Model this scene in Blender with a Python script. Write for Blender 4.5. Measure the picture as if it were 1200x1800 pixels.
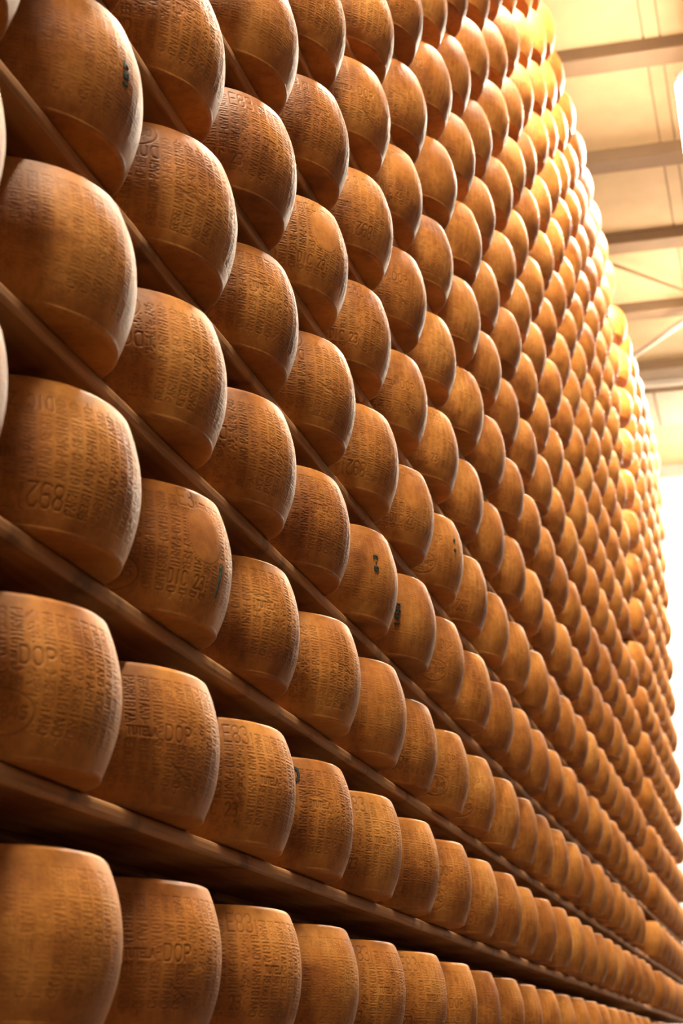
import bpy, math, random
import numpy as np
from mathutils import Matrix, Vector

# ------------------------------------------------------------------ clear
for o in list(bpy.data.objects):
    bpy.data.objects.remove(o, do_unlink=True)
S = bpy.context.scene
C = S.collection
RNG = random.Random(7)
NR = np.random.RandomState(5)

# ------------------------------------------------------------------ camera
CAM_YAW, CAM_PITCH, CAM_ROLL, FPX = 0.251434, 0.311044, -0.003702, 3042.2
def rot_z(t): return np.array([[math.cos(t), -math.sin(t), 0], [math.sin(t), math.cos(t), 0], [0, 0, 1.0]])
def rot_x(t): return np.array([[1.0, 0, 0], [0, math.cos(t), -math.sin(t)], [0, math.sin(t), math.cos(t)]])
CAM_M = rot_z(CAM_YAW) @ rot_x(math.pi / 2 + CAM_PITCH) @ rot_z(CAM_ROLL)
cd = bpy.data.cameras.new('camera')
cam = bpy.data.objects.new('camera', cd)
C.objects.link(cam)
cam.matrix_world = Matrix(CAM_M.tolist()).to_4x4()
cd.sensor_fit = 'VERTICAL'
cd.sensor_height = 36.0
cd.sensor_width = 24.0
cd.lens = FPX / 1800.0 * 36.0
cd.clip_start = 0.05
cd.clip_end = 200
cd.dof.use_dof = True
cd.dof.focus_distance = 3.6
cd.dof.aperture_fstop = 5.6
S.camera = cam

def project(P):
    c = np.asarray(P, float) @ CAM_M
    return 600 + FPX * c[..., 0] / -c[..., 2], 900 - FPX * c[..., 1] / -c[..., 2], -c[..., 2]
def pixel_ray(x, y):
    d = CAM_M @ np.array([(x - 600) / FPX, (900 - y) / FPX, -1.0])
    return d / np.linalg.norm(d)

# ------------------------------------------------------------------ world, exposure
W = bpy.data.worlds.new('world')
S.world = W
W.use_nodes = True
W.node_tree.nodes['Background'].inputs[0].default_value = (0.9, 0.8, 0.7, 1)
W.node_tree.nodes['Background'].inputs[1].default_value = 0.01
S.view_settings.view_transform = 'Standard'
S.view_settings.look = 'None'
S.view_settings.gamma = 1.0
S.view_settings.use_curve_mapping = False
S.view_settings.exposure = -0.2

LAMP_STRENGTH = 520.0      # lamps over the racks
END_FILL_STRENGTH = 120.0      # weaker, unseen lamps added to brighten the end wall
LAMP_COLOR = (1.0, 0.86, 0.66)

# ------------------------------------------------------------------ layout (metres, camera at the origin)
BOARD_X = -0.9716           # front edge of every shelf board
WHEEL_X = -1.101            # axis of the wheels
Z0, DZ = 0.3776, 0.31861    # top of board 0, board spacing
PITCH = 0.45
FLOOR_Z = -1.42
CEIL_Z = 7.0
K_LOW, K_TOP = -5, 15
RACK_Y0, RACK_SPLIT, RACK_Y1 = -1.0, 11.55, 15.65
END_Y = 20.4
WALL_L, WALL_R = -1.65, 2.6

# ------------------------------------------------------------------ materials
def new_mat(name):
    m = bpy.data.materials.new(name)
    m.use_nodes = True
    nt = m.node_tree
    return m, nt, nt.nodes['Principled BSDF']
def N(nt, t, **kw):
    n = nt.nodes.new(t)
    for k, v in kw.items(): setattr(n, k, v)
    return n
def ramp(nt, stops):
    r = N(nt, 'ShaderNodeValToRGB')
    el = r.color_ramp.elements
    while len(el) < len(stops): el.new(0.5)
    for e, (p, c) in zip(el, stops):
        e.position = p; e.color = (*c, 1)
    return r
def mix(nt, a, b, fac, mode='MIX'):
    m = N(nt, 'ShaderNodeMix', data_type='RGBA', blend_type=mode)
    for s, v in ((6, a), (7, b), (0, fac)):
        if hasattr(v, 'is_output'): nt.links.new(v, m.inputs[s])
        elif isinstance(v, (int, float)): m.inputs[s].default_value = v
        else: m.inputs[s].default_value = (*v, 1)
    return m.outputs[2]

def rind_material():
    m, nt, b = new_mat('cheese_rind')
    L = nt.links.new
    tc = N(nt, 'ShaderNodeTexCoord')
    oi = N(nt, 'ShaderNodeObjectInfo')
    add = N(nt, 'ShaderNodeVectorMath', operation='ADD')
    L(tc.outputs['Object'], add.inputs[0]); L(oi.outputs['Location'], add.inputs[1])
    n1 = N(nt, 'ShaderNodeTexNoise'); n1.inputs['Scale'].default_value = 7; n1.inputs['Detail'].default_value = 5
    n2 = N(nt, 'ShaderNodeTexNoise'); n2.inputs['Scale'].default_value = 55; n2.inputs['Detail'].default_value = 6
    n2.inputs['Roughness'].default_value = 0.7
    n3 = N(nt, 'ShaderNodeTexNoise'); n3.inputs['Scale'].default_value = 320; n3.inputs['Detail'].default_value = 2
    for n in (n1, n2, n3): L(add.outputs[0], n.inputs['Vector'])
    c1 = ramp(nt, [(0.30, (0.23, 0.072, 0.012)), (0.5, (0.395, 0.148, 0.026)), (0.72, (0.50, 0.222, 0.050))])
    L(n1.outputs[0], c1.inputs[0])
    c2 = ramp(nt, [(0.32, (0.62, 0.55, 0.50)), (0.56, (1.0, 1.0, 1.0))])
    L(n2.outputs[0], c2.inputs[0])
    col = mix(nt, c1.outputs[0], c2.outputs[0], 0.75, 'MULTIPLY')
    # each wheel a little paler or browner
    rr = ramp(nt, [(0.0, (0.80, 0.74, 0.66)), (0.5, (1, 1, 1)), (1.0, (1.10, 1.14, 1.18))])
    L(oi.outputs['Random'], rr.inputs[0])
    col = mix(nt, col, rr.outputs[0], 0.8, 'MULTIPLY')
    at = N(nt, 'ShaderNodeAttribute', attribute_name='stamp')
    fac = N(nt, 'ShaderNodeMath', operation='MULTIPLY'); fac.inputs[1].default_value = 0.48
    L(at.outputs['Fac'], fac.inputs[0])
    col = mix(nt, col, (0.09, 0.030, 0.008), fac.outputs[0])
    L(col, b.inputs['Base Color'])
    rg = N(nt, 'ShaderNodeMapRange'); rg.inputs[3].default_value = 0.42; rg.inputs[4].default_value = 0.66
    L(n2.outputs[0], rg.inputs[0]); L(rg.outputs[0], b.inputs['Roughness'])
    b.inputs['Specular IOR Level'].default_value = 0.30
    b1 = N(nt, 'ShaderNodeBump'); b1.inputs['Strength'].default_value = 0.22; b1.inputs['Distance'].default_value = 0.004
    L(n2.outputs[0], b1.inputs['Height'])
    b2 = N(nt, 'ShaderNodeBump'); b2.inputs['Strength'].default_value = 0.12; b2.inputs['Distance'].default_value = 0.001
    L(n3.outputs[0], b2.inputs['Height']); L(b1.outputs[0], b2.inputs['Normal'])
    L(b2.outputs[0], b.inputs['Normal'])
    return m

def wood_material():
    m, nt, b = new_mat('shelf_wood')
    L = nt.links.new
    tc = N(nt, 'ShaderNodeTexCoord'); oi = N(nt, 'ShaderNodeObjectInfo')
    add = N(nt, 'ShaderNodeVectorMath', operation='ADD')
    L(tc.outputs['Object'], add.inputs[0]); L(oi.outputs['Location'], add.inputs[1])
    mp = N(nt, 'ShaderNodeMapping'); mp.inputs['Scale'].default_value = (14, 1.1, 30)
    L(add.outputs[0], mp.inputs[0])
    n1 = N(nt, 'ShaderNodeTexNoise'); n1.inputs['Scale'].default_value = 3; n1.inputs['Detail'].default_value = 6
    L(mp.outputs[0], n1.inputs['Vector'])
    c1 = ramp(nt, [(0.3, (0.25, 0.110, 0.036)), (0.55, (0.40, 0.190, 0.068)), (0.75, (0.48, 0.25, 0.10))])
    L(n1.outputs[0], c1.inputs[0])
    n2 = N(nt, 'ShaderNodeTexNoise'); n2.inputs['Scale'].default_value = 9; n2.inputs['Detail'].default_value = 3
    L(add.outputs[0], n2.inputs['Vector'])
    c2 = ramp(nt, [(0.30, (0.35, 0.30, 0.26)), (0.42, (1, 1, 1))])
    L(n2.outputs[0], c2.inputs[0])
    col = mix(nt, c1.outputs[0], c2.outputs[0], 0.8, 'MULTIPLY')
    L(col, b.inputs['Base Color'])
    b.inputs['Roughness'].default_value = 0.6
    bp = N(nt, 'ShaderNodeBump'); bp.inputs['Strength'].default_value = 0.25; bp.inputs['Distance'].default_value = 0.003
    L(n1.outputs[0], bp.inputs['Height']); L(bp.outputs[0], b.inputs['Normal'])
    return m

def paint(name, col, rough=0.7, var=0.08, scale=3.0):
    m, nt, b = new_mat(name)
    L = nt.links.new
    tc = N(nt, 'ShaderNodeTexCoord')
    n1 = N(nt, 'ShaderNodeTexNoise'); n1.inputs['Scale'].default_value = scale; n1.inputs['Detail'].default_value = 6
    L(tc.outputs['Object'], n1.inputs['Vector'])
    lo = tuple(c * (1 - var) for c in col); hi = tuple(min(1, c * (1 + var)) for c in col)
    c1 = ramp(nt, [(0.3, lo), (0.7, hi)])
    L(n1.outputs[0], c1.inputs[0]); L(c1.outputs[0], b.inputs['Base Color'])
    b.inputs['Roughness'].default_value = rough
    return m

M_RIND = rind_material()
M_WOOD = wood_material()
M_CEIL = paint('ceiling_cream', (0.50, 0.36, 0.20))
M_BEAM = paint('beam_brown', (0.22, 0.145, 0.085), 0.8)
M_PIPE = paint('pipe_pale', (0.70, 0.64, 0.56), 0.5)
M_ROD = paint('rod_tan', (0.20, 0.125, 0.065), 0.9)
M_WHITE = paint('wall_white', (0.88, 0.87, 0.84))
M_TRIM = paint('trim_grey', (0.50, 0.47, 0.42))
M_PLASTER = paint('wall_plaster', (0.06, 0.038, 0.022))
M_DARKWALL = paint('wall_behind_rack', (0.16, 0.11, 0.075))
M_FLOOR = paint('floor_concrete', (0.06, 0.047, 0.036), 0.8, 0.15, 5)
M_INK = paint('ink_dark_green', (0.012, 0.026, 0.024), 0.5, 0.3, 90)
M_STEEL = paint('upright_steel', (0.22, 0.19, 0.16), 0.45)
def lamp_material(name, strength):
    m, nt, b = new_mat(name)
    b.inputs['Base Color'].default_value = (0.9, 0.88, 0.84, 1)
    b.inputs['Emission Color'].default_value = (*LAMP_COLOR, 1)
    b.inputs['Emission Strength'].default_value = strength
    return m
M_LAMP = lamp_material('lamp_diffuser', LAMP_STRENGTH)
M_LAMP_END_FILL = lamp_material('lamp_diffuser_end_fill', END_FILL_STRENGTH)

# ------------------------------------------------------------------ helpers
def mesh_obj(name, verts, faces, mat, parent=None, smooth=False, loc=(0, 0, 0)):
    me = bpy.data.meshes.new(name)
    me.from_pydata([tuple(v) for v in verts], [], [tuple(f) for f in faces])
    me.materials.append(mat)
    if smooth:
        for p in me.polygons: p.use_smooth = True
    me.update()
    o = bpy.data.objects.new(name, me)
    C.objects.link(o)
    o.location = loc
    if parent: o.parent = parent
    return o
BOXF = [(0, 3, 2, 1), (4, 5, 6, 7), (0, 1, 5, 4), (1, 2, 6, 5), (2, 3, 7, 6), (3, 0, 4, 7)]
def box_verts(x0, x1, y0, y1, z0, z1):
    return [(x0, y0, z0), (x1, y0, z0), (x1, y1, z0), (x0, y1, z0), (x0, y0, z1), (x1, y0, z1), (x1, y1, z1), (x0, y1, z1)]
def box(name, x0, x1, y0, y1, z0, z1, mat, parent=None):
    c = ((x0 + x1) / 2, (y0 + y1) / 2, (z0 + z1) / 2)
    v = [(a - c[0], b - c[1], d - c[2]) for a, b, d in box_verts(x0, x1, y0, y1, z0, z1)]
    return mesh_obj(name, v, BOXF, mat, parent, loc=c)
def rod(name, a, b, r, mat, parent=None, n=10):
    a = Vector(a); b = Vector(b); d = (b - a).normalized()
    u = d.orthogonal().normalized(); w = d.cross(u)
    v = []; f = []
    c = (a + b) / 2
    for p in (a, b):
        for i in range(n):
            t = 2 * math.pi * i / n
            v.append(tuple(p - c + u * math.cos(t) * r + w * math.sin(t) * r))
    for i in range(n): f.append((i, (i + 1) % n, n + (i + 1) % n, n + i))
    f.append(tuple(range(n))[::-1]); f.append(tuple(range(n, 2 * n)))
    return mesh_obj(name, v, f, mat, parent, smooth=False, loc=tuple(c))
def struct(o, label, cat):
    o['kind'] = 'structure'; o['label'] = label; o['category'] = cat
    return o
def tag(o, label, cat, group=None):
    o['label'] = label; o['category'] = cat
    if group: o['group'] = group
    return o
def empty(name, loc):
    o = bpy.data.objects.new(name, None)
    C.objects.link(o); o.location = loc; o.empty_display_size = 0.1
    return o
def bevel(o, w, seg=2):
    m = o.modifiers.new('bevel', 'BEVEL'); m.width = w; m.segments = seg; m.limit_method = 'ANGLE'
    return o

# ------------------------------------------------------------------ the hall
ROOM_Y0 = -4.0
struct(box('floor', WALL_L, WALL_R, ROOM_Y0, END_Y, FLOOR_Z - 0.1, FLOOR_Z, M_FLOOR), 'worn grey concrete floor of the storage aisle', 'floor')
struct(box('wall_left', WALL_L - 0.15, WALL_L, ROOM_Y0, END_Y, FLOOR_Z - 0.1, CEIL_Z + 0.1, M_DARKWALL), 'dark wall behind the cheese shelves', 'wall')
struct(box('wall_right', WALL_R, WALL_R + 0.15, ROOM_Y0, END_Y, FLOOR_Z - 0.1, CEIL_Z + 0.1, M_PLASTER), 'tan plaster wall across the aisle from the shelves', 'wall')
struct(box('wall_front', WALL_L - 0.15, WALL_R + 0.15, ROOM_Y0 - 0.15, ROOM_Y0, FLOOR_Z - 0.1, CEIL_Z + 0.1, M_PLASTER), 'plain plaster wall behind the viewer', 'wall')
struct(box('wall_back', WALL_L - 0.15, WALL_R + 0.15, END_Y, END_Y + 0.15, FLOOR_Z - 0.1, CEIL_Z + 0.1, M_WHITE), 'bright white end wall beyond the last cheese shelves', 'wall')
struct(box('trim_1', WALL_L, WALL_R, END_Y - 0.08, END_Y, 6.87, 7.0, M_TRIM), 'grey strip along the top of the white end wall', 'trim')

# ceiling: backing slab, panels between the beams with open seams
BEAM_Y0, BEAM_DY, BEAM_T, BEAM_H = 10.95, 1.50, 0.22, 0.10
ceil = struct(box('ceiling', WALL_L - 0.15, WALL_R + 0.15, ROOM_Y0 - 0.15, END_Y + 0.15, CEIL_Z + 0.025, CEIL_Z + 0.12, M_BEAM), 'cream panelled ceiling between brown cross beams', 'ceiling')
beam_ys = [BEAM_Y0 + BEAM_DY * i for i in range(-10, 5)]
edges = [ROOM_Y0] + [y for y in beam_ys] + [END_Y]
seams = [WALL_L, -0.572, -0.455, 0.45, 0.567, 1.5, WALL_R]
panel_mesh = {}
for i in range(len(edges) - 1):
    ya = edges[i] + (BEAM_T if i > 0 else 0); yb = edges[i + 1]
    if i == len(edges) - 2: ya = 18.75
    if yb - ya < 0.05: continue
    for j in range(len(seams) - 1):
        p = box('ceiling_panel', seams[j] + 0.006, seams[j + 1] - 0.006, ya, yb, CEIL_Z, CEIL_Z + 0.024, M_CEIL)
        p.parent = ceil; p.matrix_parent_inverse = ceil.matrix_basis.inverted()
for i, y in enumerate(beam_ys):
    if y < ROOM_Y0: continue
    b = bevel(box('roof_beam', WALL_L, WALL_R, y, y + BEAM_T, CEIL_Z - BEAM_H, CEIL_Z + 0.024, M_BEAM), 0.008)
    n = i - 10
    lab = {0: 'dark brown ceiling beam nearest the camera, at the top right', 1: 'second brown ceiling beam down from the top right corner',
           2: 'third brown ceiling beam down, above the diagonal brace', 3: 'fourth brown ceiling beam down, below the diagonal brace',
           4: 'fifth ceiling beam down, just above the pale pipe'}.get(n, 'brown ceiling beam overhead, nearer than those in view')
    tag(b, lab, 'beam', 'brown ceiling beams')
o = box('soffit', WALL_L, WALL_R, 17.72, 18.75, CEIL_Z - 0.06, CEIL_Z + 0.024, paint('soffit_shade_grey', (0.42, 0.34, 0.26)))  # shaded stretch of ceiling slab; its shade is put into this greyish colour
tag(o, 'wide ceiling band, its shade coloured greyish, with a seam, near the end wall', 'soffit')
s = box('joint', -1.075, -1.050, 17.72, 18.75, CEIL_Z - 0.070, CEIL_Z - 0.06, M_BEAM)
s.parent = o; s.matrix_parent_inverse = o.matrix_basis.inverted()
o = box('soffit_infill', WALL_L, WALL_R, 17.17, 17.72, CEIL_Z - 0.03, CEIL_Z + 0.024, M_BEAM)
tag(o, 'narrow brown ceiling band between the last beam and the pipe', 'soffit')
tag(rod('ceiling_pipe', (WALL_L, 17.36, CEIL_Z - 0.09), (WALL_R, 17.36, CEIL_Z - 0.09), 0.042, M_PIPE, n=16), 'pale pipe running across the ceiling near the end wall', 'pipe')
def at_height(x, y, z):
    d = pixel_ray(x, y); return tuple(d * (z / d[2]))
def brace(p, q, z, r, mat, label):
    a = np.array(at_height(*p, z)); b = np.array(at_height(*q, z)); d = b - a
    t0 = (WALL_L + 0.02 - a[0]) / d[0]; t1 = (0.6 - a[0]) / d[0]
    tag(rod('brace_rod', a + d * t0, a + d * t1, r, mat), label, 'brace')
brace((1085, 468), (1199, 510), CEIL_Z - 0.16, 0.018, M_ROD, 'thin tan diagonal brace rod below the ceiling, sloping down to the right')
brace((1100, 636), (1200, 566), CEIL_Z - 0.25, 0.028, M_PIPE, 'pale diagonal brace rod under the ceiling, rising to the right')

# ------------------------------------------------------------------ lamps along the aisle
LAMP_X, LAMP_Z, LAMP_W, LAMP_L = -0.205, 6.10, 0.28, 1.5
def rounded_slab(w, l, h, r, n=6):
    pts = []
    for cx, cy, a0 in ((w/2-r, l/2-r, 0), (-w/2+r, l/2-r, 90), (-w/2+r, -l/2+r, 180), (w/2-r, -l/2+r, 270)):
        for i in range(n + 1):
            t = math.radians(a0 + 90 * i / n); pts.append((cx + r * math.cos(t), cy + r * math.sin(t)))
    m = len(pts)
    v = [(x, y, 0) for x, y in pts] + [(x, y, h) for x, y in pts]
    f = [tuple(range(m))[::-1], tuple(range(m, 2 * m))] + [(i, (i + 1) % m, m + (i + 1) % m, m + i) for i in range(m)]
    return v, f
def lamp(y0, label, x=LAMP_X, mat=None):
    r = empty('linear_lamp', (x, y0 + LAMP_L / 2, LAMP_Z))
    tag(r, label, 'lamp', 'long lamps hung under the ceiling')
    v, f = rounded_slab(LAMP_W, LAMP_L, 0.03, 0.05)
    mesh_obj('diffuser', v, f, mat or M_LAMP, r)
    v, f = rounded_slab(LAMP_W - 0.02, LAMP_L - 0.02, 0.09, 0.04)
    mesh_obj('housing', v, f, M_PIPE, r, loc=(0, 0, 0.03))
    for sy in (-0.5, 0.5):
        h = rod('hanger', (0, sy, 0.12), (0, sy, CEIL_Z - LAMP_Z), 0.006, M_STEEL, r)
for y, lab in ((-2.16, 'long white lamp hung over the shelves behind the viewer'), (1.94, 'long white lamp hung over the nearest shelves, above the viewer'), (6.04, 'long white lamp hung ahead, above the picture'), (10.14, 'glowing white lamp at the right edge, level with the upper beams'),
               (14.24, 'long white lamp hung beside the far shelves'), (18.3, 'long white lamp hung close to the white end wall')):
    lamp(y, lab)
# lamps added out of view on the right, to whiten the end wall
for y, lab in (
               (17.2, 'added unseen lamp on the right, brightening the end wall'), (18.75, 'last added unseen lamp on the right, close to the end wall it brightens')):
    lamp(y, lab, 0.5 if 2 < y < 16 else 1.35, M_LAMP_END_FILL)

# ------------------------------------------------------------------ racks: uprights and boards
BOARD_T = 0.028
def plank_mesh(length, width, seed):
    # a plank with a worn, rounded front arris; x from 0 (front) to -width, y centred, z from -T to 0
    T = BOARD_T; r = 0.009
    prof = [(-width, 0), (-width, -T)]
    for i in range(4):
        t = math.radians(270 + 30 * i); prof.append((-r + r * math.cos(t), -T + r + r * math.sin(t)))
    for i in range(4):
        t = math.radians(30 * i); prof.append((-r + r * math.cos(t), -r + r * math.sin(t)))
    n = 14; rng = random.Random(seed)
    v = []; f = []; m = len(prof)
    for j in range(n + 1):
        y = -length / 2 + length * j / n
        dx = rng.uniform(-0.0018, 0.0018); dz = rng.uniform(-0.0012, 0.0)
        for x, z in prof: v.append((x + (dx if x > -width * 0.5 else 0), y, z + (dz if -T < z < -0.001 else 0)))
    for j in range(n):
        for i in range(m):
            f.append((j * m + i, j * m + (i + 1) % m, (j + 1) * m + (i + 1) % m, (j + 1) * m + i))
    f.append(tuple(range(m))); f.append(tuple(range(n * m, (n + 1) * m))[::-1])
    me = bpy.data.meshes.new('shelf_board')
    me.from_pydata(v, [], f); me.materials.append(M_WOOD); me.update()
    return me
def rack(name, y0, y1, nb, label):
    root = empty(name, (BOARD_X, (y0 + y1) / 2, FLOOR_Z))
    tag(root, label, 'shelving')
    bay = (y1 - y0) / nb
    front = [plank_mesh(bay - 0.004, 0.19, s) for s in range(3)]
    rear = plank_mesh(bay - 0.004, 0.19, 9)
    rng = random.Random(nb)
    for k in range(K_LOW, K_TOP + 1):
        z = Z0 + DZ * k - (0.010 if k < 0 else 0.0)
        for i in range(nb):
            yc = y0 + bay * (i + 0.5)
            for me, dx in ((rng.choice(front), 0.0), (rear, -0.25)):
                o = bpy.data.objects.new('shelf_board', me); C.objects.link(o)
                o.parent = root
                o.location = (dx, yc - (y0 + y1) / 2, z - FLOOR_Z)
    top = Z0 + DZ * K_TOP
    for i in range(nb + 1):
        y = y0 + bay * i
        y = min(max(y, y0 + 0.03), y1 - 0.03)
        for dx in (-0.475,):
            u = box('upright', BOARD_X + dx - 0.022, BOARD_X + dx + 0.022, y - 0.022, y + 0.022, FLOOR_Z, top - BOARD_T - 0.001, M_STEEL)
            u.parent = root; u.matrix_parent_inverse = root.matrix_basis.inverted()
    return root
rack('shelving_rack', RACK_Y0, RACK_SPLIT, 5, 'tall wooden shelving full of cheese wheels, along the whole left side')
rack('shelving_rack', RACK_SPLIT + 0.02, RACK_Y1, 2, 'tall wooden shelving beyond the gap, against the white end')

# ------------------------------------------------------------------ cheese wheels
R_MAX, R_END, H_W = 0.2175, 0.1905, 0.229
GLYPH = {  # strokes in a unit box, x right, y up
 'P': [[(0, 0), (0, 1), (.75, 1), (1, .85), (1, .65), (.75, .5), (0, .5)]],
 'A': [[(0, 0), (.5, 1), (1, 0)], [(.2, .38), (.8, .38)]],
 'R': [[(0, 0), (0, 1), (.75, 1), (1, .85), (1, .65), (.75, .5), (0, .5)], [(.5, .5), (1, 0)]],
 'M': [[(0, 0), (0, 1), (.5, .45), (1, 1), (1, 0)]],
 'I': [[(.5, 0), (.5, 1)]],
 'G': [[(1, .85), (.75, 1), (.25, 1), (0, .8), (0, .2), (.25, 0), (.75, 0), (1, .2), (1, .48), (.55, .48)]],
 'N': [[(0, 0), (0, 1), (1, 0), (1, 1)]],
 'O': [[(.25, 0), (0, .2), (0, .8), (.25, 1), (.75, 1), (1, .8), (1, .2), (.75, 0), (.25, 0)]],
 'E': [[(1, 0), (0, 0), (0, 1), (1, 1)], [(0, .52), (.8, .52)]],
 'D': [[(0, 0), (0, 1), (.7, 1), (1, .78), (1, .22), (.7, 0), (0, 0)]],
 'C': [[(1, .85), (.75, 1), (.25, 1), (0, .8), (0, .2), (.25, 0), (.75, 0), (1, .15)]],
 'T': [[(.5, 0), (.5, 1)], [(0, 1), (1, 1)]],
 'U': [[(0, 1), (0, .2), (.25, 0), (.75, 0), (1, .2), (1, 1)]],
 'L': [[(0, 1), (0, 0), (1, 0)]],
 'S': [[(1, .85), (.75, 1), (.25, 1), (0, .82), (0, .65), (1, .38), (1, .18), (.75, 0), (.25, 0), (0, .15)]],
 'F': [[(0, 0), (0, 1), (1, 1)], [(0, .52), (.8, .52)]],
 '-': [[(.1, .5), (.9, .5)]], ' ': [],
 '0': [[(0, .15), (0, .85), (.25, 1), (.75, 1), (1, .85), (1, .15), (.75, 0), (.25, 0), (0, .15)]],
 '1': [[(.2, .8), (.55, 1), (.55, 0)]],
 '2': [[(0, .82), (.2, 1), (.8, 1), (1, .82), (1, .62), (0, 0), (1, 0)]],
 '3': [[(0, .9), (.2, 1), (.8, 1), (1, .85), (1, .65), (.75, .52), (.4, .52)], [(.75, .52), (1, .38), (1, .15), (.8, 0), (.2, 0), (0, .1)]],
 '4': [[(.75, 0), (.75, 1), (0, .3), (1, .3)]],
 '5': [[(1, 1), (.05, 1), (0, .55), (.7, .6), (1, .42), (1, .15), (.75, 0), (.2, 0), (0, .1)]],
 '6': [[(1, .9), (.75, 1), (.25, 1), (0, .8), (0, .15), (.25, 0), (.75, 0), (1, .15), (1, .4), (.75, .55), (0, .5)]],
 '7': [[(0, 1), (1, 1), (.35, 0)]],
 '8': [[(.3, .52), (0, .7), (0, .85), (.25, 1), (.75, 1), (1, .85), (1, .7), (.7, .52), (.3, .52), (0, .35), (0, .15), (.25, 0), (.75, 0), (1, .15), (1, .35), (.7, .52)]],
 '9': [[(0, .1), (.25, 0), (.75, 0), (1, .2), (1, .85), (.75, 1), (.25, 1), (0, .85), (0, .6), (.25, .45), (1, .5)]],
}
def stroke_pts(poly, step):
    out = []
    for (x0, y0), (x1, y1) in zip(poly[:-1], poly[1:]):
        L = math.hypot(x1 - x0, y1 - y0); n = max(1, int(round(L / step)))
        for i in range(n): out.append((x0 + (x1 - x0) * i / n, y0 + (y1 - y0) * i / n))
    out.append(poly[-1])
    return out
def text_pts(text, adv, w, h, step):
    """points of a line of text, origin at the start of its baseline"""
    pts = []
    for i, ch in enumerate(text):
        for poly in GLYPH.get(ch, []):
            pts += [(p[0] + i * adv, p[1]) for p in stroke_pts([(x * w, y * h) for x, y in poly], step)]
    return pts

PHI_LO, PHI_HI = math.radians(-118), math.radians(42)
NU, NC, NV = 384, 36, 180
def profile(v):
    t = abs(2 * v / H_W - 1)
    return R_MAX - (R_MAX - R_END) * t ** 2.0
U_LO, U_HI = PHI_LO * R_MAX, PHI_HI * R_MAX
DU = (U_HI - U_LO) / (NU - 1)
V_LO, V_HI = 0.008, H_W - 0.008
DV = (V_HI - V_LO) / (NV - 1)

class Stamp:
    """height field of everything pressed into the rind, over arc length u and height v"""
    def __init__(self, flip):
        self.a = np.zeros((NV, NU)); self.flip = flip
    def splat(self, pts, sig, amp):
        if not len(pts): return
        p = np.array(pts, float)
        if self.flip:
            p[:, 0] = (2 * UC) - p[:, 0]; p[:, 1] = H_W - p[:, 1]
        iu = (p[:, 0] - U_LO) / DU; iv = (p[:, 1] - V_LO) / DV
        bu = np.round(iu).astype(int); bv = np.round(iv).astype(int)
        for du in range(-3, 4):
            for dv in range(-3, 4):
                x = bu + du; y = bv + dv
                ok = (x >= 0) & (x < NU) & (y >= 0) & (y < NV)
                d2 = ((x - iu) * DU) ** 2 + ((y - iv) * DV) ** 2
                g = amp * np.exp(-d2 / (2 * sig * sig))
                np.maximum.at(self.a, (y[ok], x[ok]), g[ok])
    def clear(self, u0, u1, v0, v1, oval=False):
        uu = U_LO + DU * np.arange(NU)[None, :]; vv = V_LO + DV * np.arange(NV)[:, None]
        if self.flip: uu = 2 * UC - uu; vv = H_W - vv
        if oval:
            m = ((uu - (u0 + u1) / 2) / ((u1 - u0) / 2)) ** 2 + ((vv - (v0 + v1) / 2) / ((v1 - v0) / 2)) ** 2 < 1
        else:
            m = (uu > u0) & (uu < u1) & (vv > v0) & (vv < v1)
        self.a[m] = 0
    def text(self, s, u, v, adv, w, h, sig=0.0011, amp=1.0):
        pts = text_pts(s, adv, w, h, 0.0007)
        L = adv * len(s)
        self.clear(u - 0.004, u + L + 0.001, v - 0.005, v + h + 0.005)
        self.splat([(u + x, v + y) for x, y in pts], sig, amp)
    def oval(self, uc, vc, a, b, sig=0.0010, amp=0.9, dotted=False):
        n = 60 if dotted else 420
        self.clear(uc - a - .003, uc + a + .003, vc - b - .003, vc + b + .003, True)
        self.splat([(uc + a * math.cos(2 * math.pi * i / n), vc + b * math.sin(2 * math.pi * i / n)) for i in range(n)], sig, amp)
UC = math.radians(-38) * R_MAX
LINES = 'PARMIGIANO-REGGIANO-'
def base_lettering(st, rng):
    """columns of dotted lettering that run down the side"""
    adv, w, h, pitch = 0.0088, 0.0060, 0.0150, 0.0245
    u = U_LO + rng.uniform(0, pitch); i = rng.randrange(2)
    while u < U_HI:
        s0 = (0, 11)[i % 2]
        txt = ''.join(LINES[(s0 + j) % 20] for j in range(20))
        v_top = H_W - 0.028
        pts = text_pts(txt, adv, w, h, 0.0022)
        keep = 0.94 if rng.random() < 0.85 else 0.4
        # letters stand on their side: advance runs down, cap height runs right
        q = [(u + y, v_top - x + rng.gauss(0, .0002)) for x, y in pts if v_top - x > 0.026 and rng.random() < keep]
        amp = rng.uniform(0.6, 1.0)
        st.splat(q, 0.0010, amp)
        u += pitch; i += 1
def U(deg): return math.radians(deg) * R_MAX
def mark_oval(st, deg, v, num='08 845'):
    uc = U(deg)
    st.oval(uc, v, 0.050, 0.030)
    st.splat([(uc - .026 + x, v + .0125 + y) for x, y in text_pts('ITALIA', .0092, .0062, .0085, .0008)], .0009, .8)
    st.splat([(uc - .038 + x, v - .0075 + y) for x, y in text_pts(num, .0135, .0090, .0150, .0007)], .0011, 1)
    st.splat([(uc - .0085 + x, v - .0215 + y) for x, y in text_pts('CE', .0098, .0065, .0085, .0008)], .0009, .8)
def mark_dop(st, deg, v): st.text('DOP', U(deg), v, 0.0200, 0.0125, 0.024)
def mark_tutela(st, deg, v): st.text('TUTELA', U(deg), v, 0.0088, 0.0062, 0.0125, 0.0010)
def mark_code(st, deg, v, s='692'): st.text(s, U(deg), v, 0.0200, 0.0140, 0.032)
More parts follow.
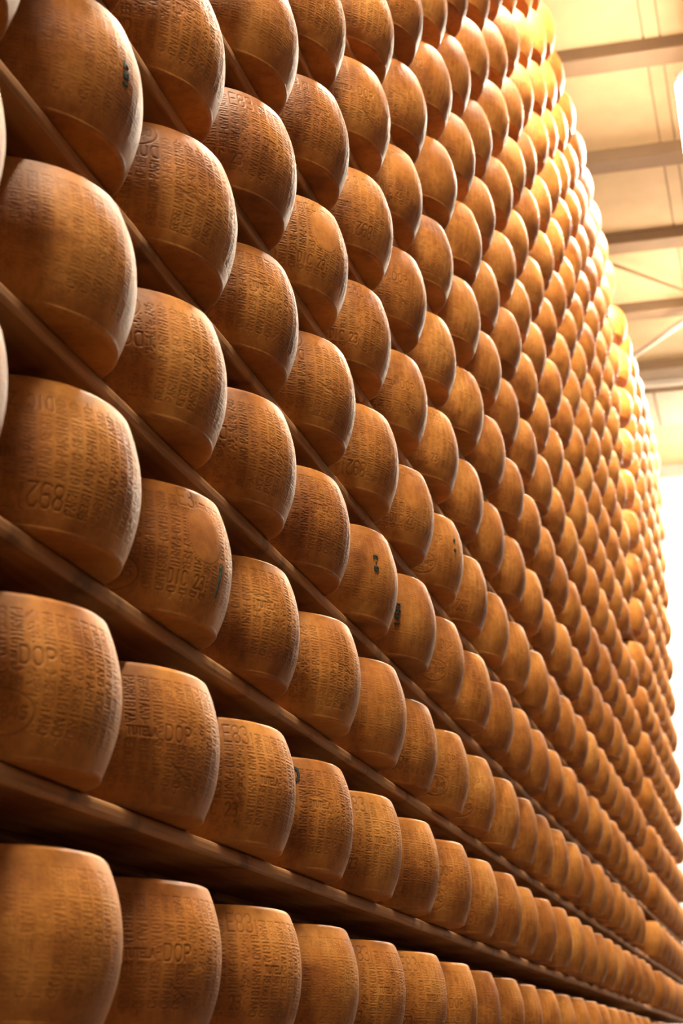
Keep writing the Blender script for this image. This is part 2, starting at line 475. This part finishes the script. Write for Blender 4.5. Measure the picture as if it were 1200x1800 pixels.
def mark_date(st, deg, v, s='DIC 23'): st.text(s, U(deg), v, 0.0140, 0.0090, 0.022)
def mark_seal(st, deg, v): st.oval(U(deg), v, 0.047, 0.050, 0.0009, 0.8, True)

def crack(st, deg, v, rng, L=0.05):
    x, y = U(deg), v; pts = []
    for i in range(60):
        x += L / 60; y += rng.gauss(0, .0009) - .0002; pts.append((x, y))
    st.splat(pts, 0.0011, 0.9)

LAYOUT = {  # what each kind of wheel shows on its face
 'plain':  (False, lambda s, r: None),
 'seal':   (False, lambda s, r: (mark_seal(s, -17, .145), mark_oval(s, -66, .058), mark_date(s, -38, .050), mark_code(s, -32, .200 - .012, 'E3'))),
 'code':   (False, lambda s, r: (mark_code(s, -74, .045, '692'), mark_date(s, -70, .190, 'DIC 23'), mark_tutela(s, -37, .125), crack(s, -42, .150, r, .06))),
 'dop':    (False, lambda s, r: (mark_dop(s, -34, .105), mark_tutela(s, -52, .108), crack(s, -30, .07, r, .05))),
 'dop_up': (True,  lambda s, r: (mark_dop(s, -28, .058), mark_oval(s, -15, .030), mark_tutela(s, -8, .12), crack(s, -50, .14, r, .05))),
 'oval_up':(True,  lambda s, r: (mark_oval(s, -12, .047), mark_dop(s, -26, .096), crack(s, -66, .125, r, .06))),
 'date':   (False, lambda s, r: (mark_code(s, -50, .180, 'E83'), mark_date(s, -64, .048, 'DIC 23'), mark_tutela(s, -30, .11))),
 'date_up':(True,  lambda s, r: (mark_date(s, -34, .034, 'DIC 23'), mark_code(s, -40, .165, '892'), mark_tutela(s, -20, .12))),
 'oval':   (False, lambda s, r: (mark_oval(s, -52, .060), mark_dop(s, -46, .125))),
}
TOPPROF = [0.6, 0.9]
def wheel_mesh(name, seed):
    flip, fn = LAYOUT[name]
    rng = random.Random(seed); nr = np.random.RandomState(seed)
    st = Stamp(flip)
    base_lettering(st, rng)
    if name == 'plain': st.a *= 0.55
    fn(st, rng)
    hgt = st.a
    phis = np.concatenate([np.linspace(PHI_LO, PHI_HI, NU), np.linspace(PHI_HI, PHI_LO + 2 * math.pi, NC + 2)[1:-1]])
    nphi = len(phis)
    full = np.zeros((NV, nphi)); full[:, :NU] = hgt
    vv = np.linspace(V_LO, V_HI, NV)
    rr = np.array([profile(v) for v in vv])
    # lumps of the pressed rind
    ph = nr.uniform(0, 6.28, 8)
    P, V = np.meshgrid(phis, vv)
    lump = (0.0011 * np.sin(2 * P + ph[0]) + 0.0008 * np.sin(3 * P + ph[1] + 9 * V) + 0.0005 * np.sin(7 * P + 30 * V + ph[2])
            + 0.0004 * np.sin(13 * P - 41 * V + ph[3]) + 0.0003 * np.sin(60 * V + 5 * np.sin(4 * P + ph[4])))
    lump *= 0.6
    Rg = rr[:, None] + lump - 0.0012 * full
    rings = []   # (radius array, z array, stamp array)
    r_lo, r_hi = rr[0] + lump[0], rr[-1] + lump[-1]
    zero = np.zeros(nphi)
    wob = 0.0010 * np.sin(3 * phis + ph[5])
    # flat underside, small lip, then the side, then the flat top
    rings.append((0.02 + zero, zero + 0.0020, zero)); rings.append((0.6 * r_lo, zero + 0.0008, zero)); rings.append((r_lo - 0.016, zero, zero))
    for dr, z in ((-.0090, 0.0001), (-.0055, .0005), (-.0026, .0018), (-.0009, .0038), (-.0001, .0060)):
        rings.append((r_lo + dr + wob * .4, z + wob * .5 + zero, zero))
    for i in range(NV): rings.append((Rg[i], zero + vv[i], full[i]))
    for dr, z in ((-.0010, .0062), (-.0028, .0038), (-.0058, .0016), (-.0095, .0004), (-.0140, .0)):
        rings.append((r_hi + dr + wob * .4, H_W - z + wob * .5 + zero, zero))
    rings.append((r_hi * 0.6, zero + H_W - 0.001, zero)); rings.append((0.02 + zero, zero + H_W - 0.002, zero))
    nr_ = len(rings)
    co = np.zeros((nr_, nphi, 3), np.float32); stp = np.zeros((nr_, nphi), np.float32)
    cp, sp = np.cos(phis), np.sin(phis)
    for i, (r, z, s) in enumerate(rings):
        co[i, :, 0] = r * cp; co[i, :, 1] = r * sp; co[i, :, 2] = z; stp[i] = s
    nvert = nr_ * nphi
    idx = np.arange(nvert).reshape(nr_, nphi)
    a = idx[:-1, :]; b = np.roll(a, -1, axis=1); d = idx[1:, :]; c = np.roll(d, -1, axis=1)
    quads = np.stack([a, b, c, d], -1).reshape(-1, 4)
    me = bpy.data.meshes.new('cheese_wheel_' + name)
    nq = len(quads)
    cap0 = idx[0][::-1]; cap1 = idx[-1]
    me.vertices.add(nvert); me.vertices.foreach_set('co', co.reshape(-1))
    loops = np.concatenate([quads.reshape(-1), cap0, cap1])
    me.loops.add(len(loops)); me.loops.foreach_set('vertex_index', loops.astype(np.int32))
    me.polygons.add(nq + 2)
    starts = np.concatenate([np.arange(nq) * 4, [nq * 4, nq * 4 + nphi]])
    me.polygons.foreach_set('loop_start', starts.astype(np.int32))
    me.polygons.foreach_set('use_smooth', np.ones(nq + 2, bool))
    me.update(calc_edges=True); me.validate()
    at = me.attributes.new('stamp', 'FLOAT', 'POINT')
    at.data.foreach_set('value', stp.reshape(-1))
    me.materials.append(M_RIND)
    return me
MESH = {n: wheel_mesh(n, 11 + i) for i, n in enumerate(LAYOUT)}

# ---- where every wheel stands
PHASE = {-1: .345, 0: .312, 1: .352, 2: .306, 3: .326, 4: .287, 5: .30, 6: .286, 7: .360}
def board_z(k): return Z0 + DZ * k - (0.010 if k < 0 else 0.0)
spots = []   # (row, y, angle, scale)
for k in range(K_LOW, K_TOP + 1):
    ph = PHASE.get(k, .30 + RNG.uniform(-.05, .05))
    first = 2.0 + ph - 0.14      # the wheel's axis lies half a chord before its tip on the board edge
    y = first
    ys = []
    while y > 1.0: y -= PITCH
    while y < RACK_SPLIT - 0.35:
        ys.append(y); y += PITCH
    y = RACK_SPLIT + 0.02 + 0.48 + RNG.uniform(-.03, .03)
    while y < RACK_Y1 - 0.2:
        ys.append(y); y += PITCH
    for y in ys:
        jit = 0.003 if y < 5 else 0.005
        spots.append([k, y + RNG.uniform(-jit, jit), WHEEL_X + RNG.uniform(-.006, .006), RNG.uniform(.985, 1.006)])

def rand_angle(rng): return rng.uniform(-9, 9)
view = []
for s in spots:
    k, y, x, sc = s
    zb = Z0 + DZ * k
    pts = []
    for a in range(0, 360, 20):
        for t in (0.02, .5, .98):
            r = profile(t * H_W) * sc
            pts.append((x + r * math.cos(math.radians(a)), y + r * math.sin(math.radians(a)), zb + t * H_W * sc))
    px, py, dz_ = project(np.array(pts))
    vis = bool(np.any((px > 0) & (px < 1200) & (py > 0) & (py < 1800) & (dz_ > 0)))
    s.append(vis); s.append(math.sqrt(x * x + y * y + (zb + .12) ** 2))
vis = sorted([s for s in spots if s[4]], key=lambda s: s[5])
single = {id(s) for s in vis[:300]}

ORD = ['', 'first', 'second', 'third', 'fourth', 'fifth', 'sixth', 'seventh', 'eighth', 'ninth', 'tenth', 'eleventh', 'twelfth', 'thirteenth',
       'fourteenth', 'fifteenth', 'sixteenth', 'seventeenth', 'eighteenth', 'nineteenth', 'twentieth', 'twenty-first', 'twenty-second',
       'twenty-third', 'twenty-fourth', 'twenty-fifth', 'twenty-sixth', 'twenty-seventh', 'twenty-eighth', 'twenty-ninth', 'thirtieth', 'thirty-first', 'thirty-second']
# wheels whose stamps the photograph shows, by (row, place in the row in the photo's own count from the first whole wheel)
SPECIAL = {}
def near_tip(k, j): return 2.0 + PHASE[k] + PITCH * j - 0.14
def want(k, j, layout): SPECIAL[(k, j)] = layout
want(1, 1, 'seal'); want(1, 2, 'code'); want(1, 0, 'date_up'); want(1, 3, 'oval_up'); want(1, 4, 'plain')
want(2, 0, 'plain'); want(2, 1, 'oval_up'); want(2, 2, 'oval_up'); want(2, 3, 'code'); want(2, 4, 'plain'); want(2, 5, 'plain')
want(3, 0, 'plain'); want(3, 1, 'dop_up'); want(3, 2, 'code'); want(3, 3, 'dop_up'); want(3, 4, 'date_up')
want(0, 0, 'oval'); want(0, 1, 'dop'); want(0, 2, 'date'); want(0, 3, 'code'); want(0, 4, 'date'); want(0, 5, 'oval_up')
want(-1, 0, 'plain'); want(-1, 1, 'dop'); want(-1, 2, 'date'); want(-1, 3, 'plain'); want(-1, 4, 'date'); want(-1, 5, 'date')
want(4, 0, 'dop_up'); want(4, 1, 'code'); want(4, 2, 'date'); want(5, 2, 'plain')
FEAT = {'plain': '', 'seal': 'with round seal', 'code': 'stamped 692', 'dop': 'stamped DOP', 'dop_up': 'stamped DOP upside down',
        'oval_up': 'with upside-down oval stamp', 'date': 'stamped DIC 23', 'date_up': 'with upside-down date stamp', 'oval': 'with oval stamp'}
kinds = list(LAYOUT)
wheel_objs = {}
count = {}
far_v, far_f = [], []
def far_wheel(x, y, zb, sc):
    n = 24
    prof = [(0.55 * R_END, 0.0), (R_END - 0.006, 0.0), (R_END - .001, .003), (R_END, .008)] + [(profile(t * H_W), t * H_W) for t in (.12, .3, .5, .7, .88)] + [(R_END, H_W - .008), (R_END - .007, H_W), (0.55 * R_END, H_W)]
    base = len(far_v)
    for r, z in prof:
        for i in range(n):
            t = 2 * math.pi * i / n
            far_v.append((x + r * sc * math.cos(t), y + r * sc * math.sin(t), zb + z * sc))
    for j in range(len(prof) - 1):
        for i in range(n):
            far_f.append((base + j * n + i, base + j * n + (i + 1) % n, base + (j + 1) * n + (i + 1) % n, base + (j + 1) * n + i))
    far_f.append(tuple(base + i for i in range(n))[::-1]); far_f.append(tuple(base + (len(prof) - 1) * n + i for i in range(n)))

for s in sorted(spots, key=lambda s: (s[0], s[1])):
    k, y, x, sc, v, dist = s
    zb = board_z(k)
    if id(s) not in single:
        far_wheel(x, y, zb, sc); continue
    count[k] = count.get(k, 0) + 1
    j = int(round((y - (2.0 + PHASE.get(k, .30) - 0.14)) / PITCH))
    kind = SPECIAL.get((k, j))
    listed = kind is not None
    if kind is None: kind = RNG.choice(kinds)
    o = bpy.data.objects.new('cheese_wheel', MESH[kind])
    C.objects.link(o)
    o.location = (x, y, zb + 0.0006)
    o.rotation_euler = (0, 0, math.radians(RNG.uniform(-2, 2) if listed else RNG.uniform(-14, 14)))
    o.scale = (sc, sc, sc)
    shelf = ('lowest shelf in view' if k == -1 else ORD[k + 2] + ' shelf up')
    feat = FEAT[kind] if (listed and dist < 4.2) else ''
    lab = 'amber cheese wheel' + (' ' + feat if feat else '') + ', ' + ORD[count[k]] + ' from the left on the ' + shelf
    tag(o, lab, 'cheese wheel', 'amber cheese wheels on the shelves')
    wheel_objs[(k, j)] = o
fo = mesh_obj('cheese_wheel_rows', far_v, far_f, M_RIND, smooth=True)
fo['kind'] = 'stuff'
tag(fo, 'small blurred cheese wheels crowding the far end of the shelves', 'cheese wheels')

# ------------------------------------------------------------------ ink written on single wheels
def hit_wheel(o, px, py):
    """angle and height where the ray through a pixel meets the wheel's side"""
    d = pixel_ray(px, py); c = np.array(o.location); sc = o.scale[0]
    for t in np.arange(1.5, 9, 0.002):
        p = d * t - c
        if 0 < p[2] < H_W * sc and math.hypot(p[0], p[1]) < profile(p[2] / sc) * sc:
            return math.atan2(p[1], p[0]) - o.rotation_euler.z, p[2] / sc
    return None
def ink(o, px, py, strokes, width, label):
    """strokes in metres on the rind (u right, v up) around the pixel's spot"""
    h = hit_wheel(o, px, py)
    if h is None: return
    ph0, v0 = h
    verts, faces = [], []
    for poly in strokes:
        pts = stroke_pts(poly, 0.004)
        for i, (u, v) in enumerate(pts):
            a = pts[max(0, i - 1)]; b = pts[min(len(pts) - 1, i + 1)]
            tx, ty = b[0] - a[0], b[1] - a[1]; L = math.hypot(tx, ty) or 1
            wv = width * RNG.uniform(.8, 1.1)
            for sgn in (-1, 1):
                uu = u - sgn * ty / L * wv / 2; hh = min(max(v0 + v + sgn * tx / L * wv / 2, .008), H_W - .008)
                for off in (-0.001, 0.0024):
                    r = profile(hh) + off; an = ph0 + uu / R_MAX
                    verts.append((r * math.cos(an), r * math.sin(an), hh))
            n = len(verts)
            if i > 0:
                q = n - 8; p = n - 4
                for e in ((0, 1, 3, 2),):
                    pass
                faces += [(q + 1, p + 1, p + 3, q + 3), (q, q + 2, p + 2, p), (q, p, p + 1, q + 1), (q + 2, q + 3, p + 3, p + 2)]
    m = mesh_obj('ink_mark', verts, faces, M_INK, o)
    m['label'] = label
def word(s, adv, w, h, down=False):
    out = []
    for i, ch in enumerate(s):
        for poly in GLYPH[ch]:
            q = [(x * w + i * adv, y * h) for x, y in poly]
            out.append([(-y, x) for x, y in q] if down else q)
    return out
def get(k, j): return wheel_objs.get((k, j))
INK = [((1, 1), 384, 1032, [[(0.0, .035), (-.004, .01), (-.008, -.02)]], .005, 'short black ink stroke'),
       ((0, 3), 517, 1360, [[(0, .014), (.008, .009), (.009, -.006), (.002, -.014), (-.006, -.008), (-.006, .008), (0, .014)]], .006, 'black ink ring'),
       ((2, 5), 702, 1100, word('1480', .016, .010, .016, True), .0032, 'dark green handwritten number 1480'),
       ((2, 4), 664, 1004, word('6-3', .014, .010, .013, True), .0034, 'dark green handwritten mark'),
       ((3, 0), 222, 158, word('157', .016, .011, .012, True), .0045, 'dark green handwritten mark'),
       ((5, 2), 592, 214, [[(0, 0), (.004, -.006)], [(.004, -.022), (.007, -.028)], [(.006, -.042), (.011, -.047)]], .008, 'dark green ink dots'),
       ((3, 6), 796, 948, [[(0, 0), (.006, -.006)], [(.002, -.030), (.007, -.038)]], .009, 'dark green ink dots')]
for key, px, py, st, w, lab in INK:
    o = get(*key)
    if o: ink(o, px, py, st, w, lab)
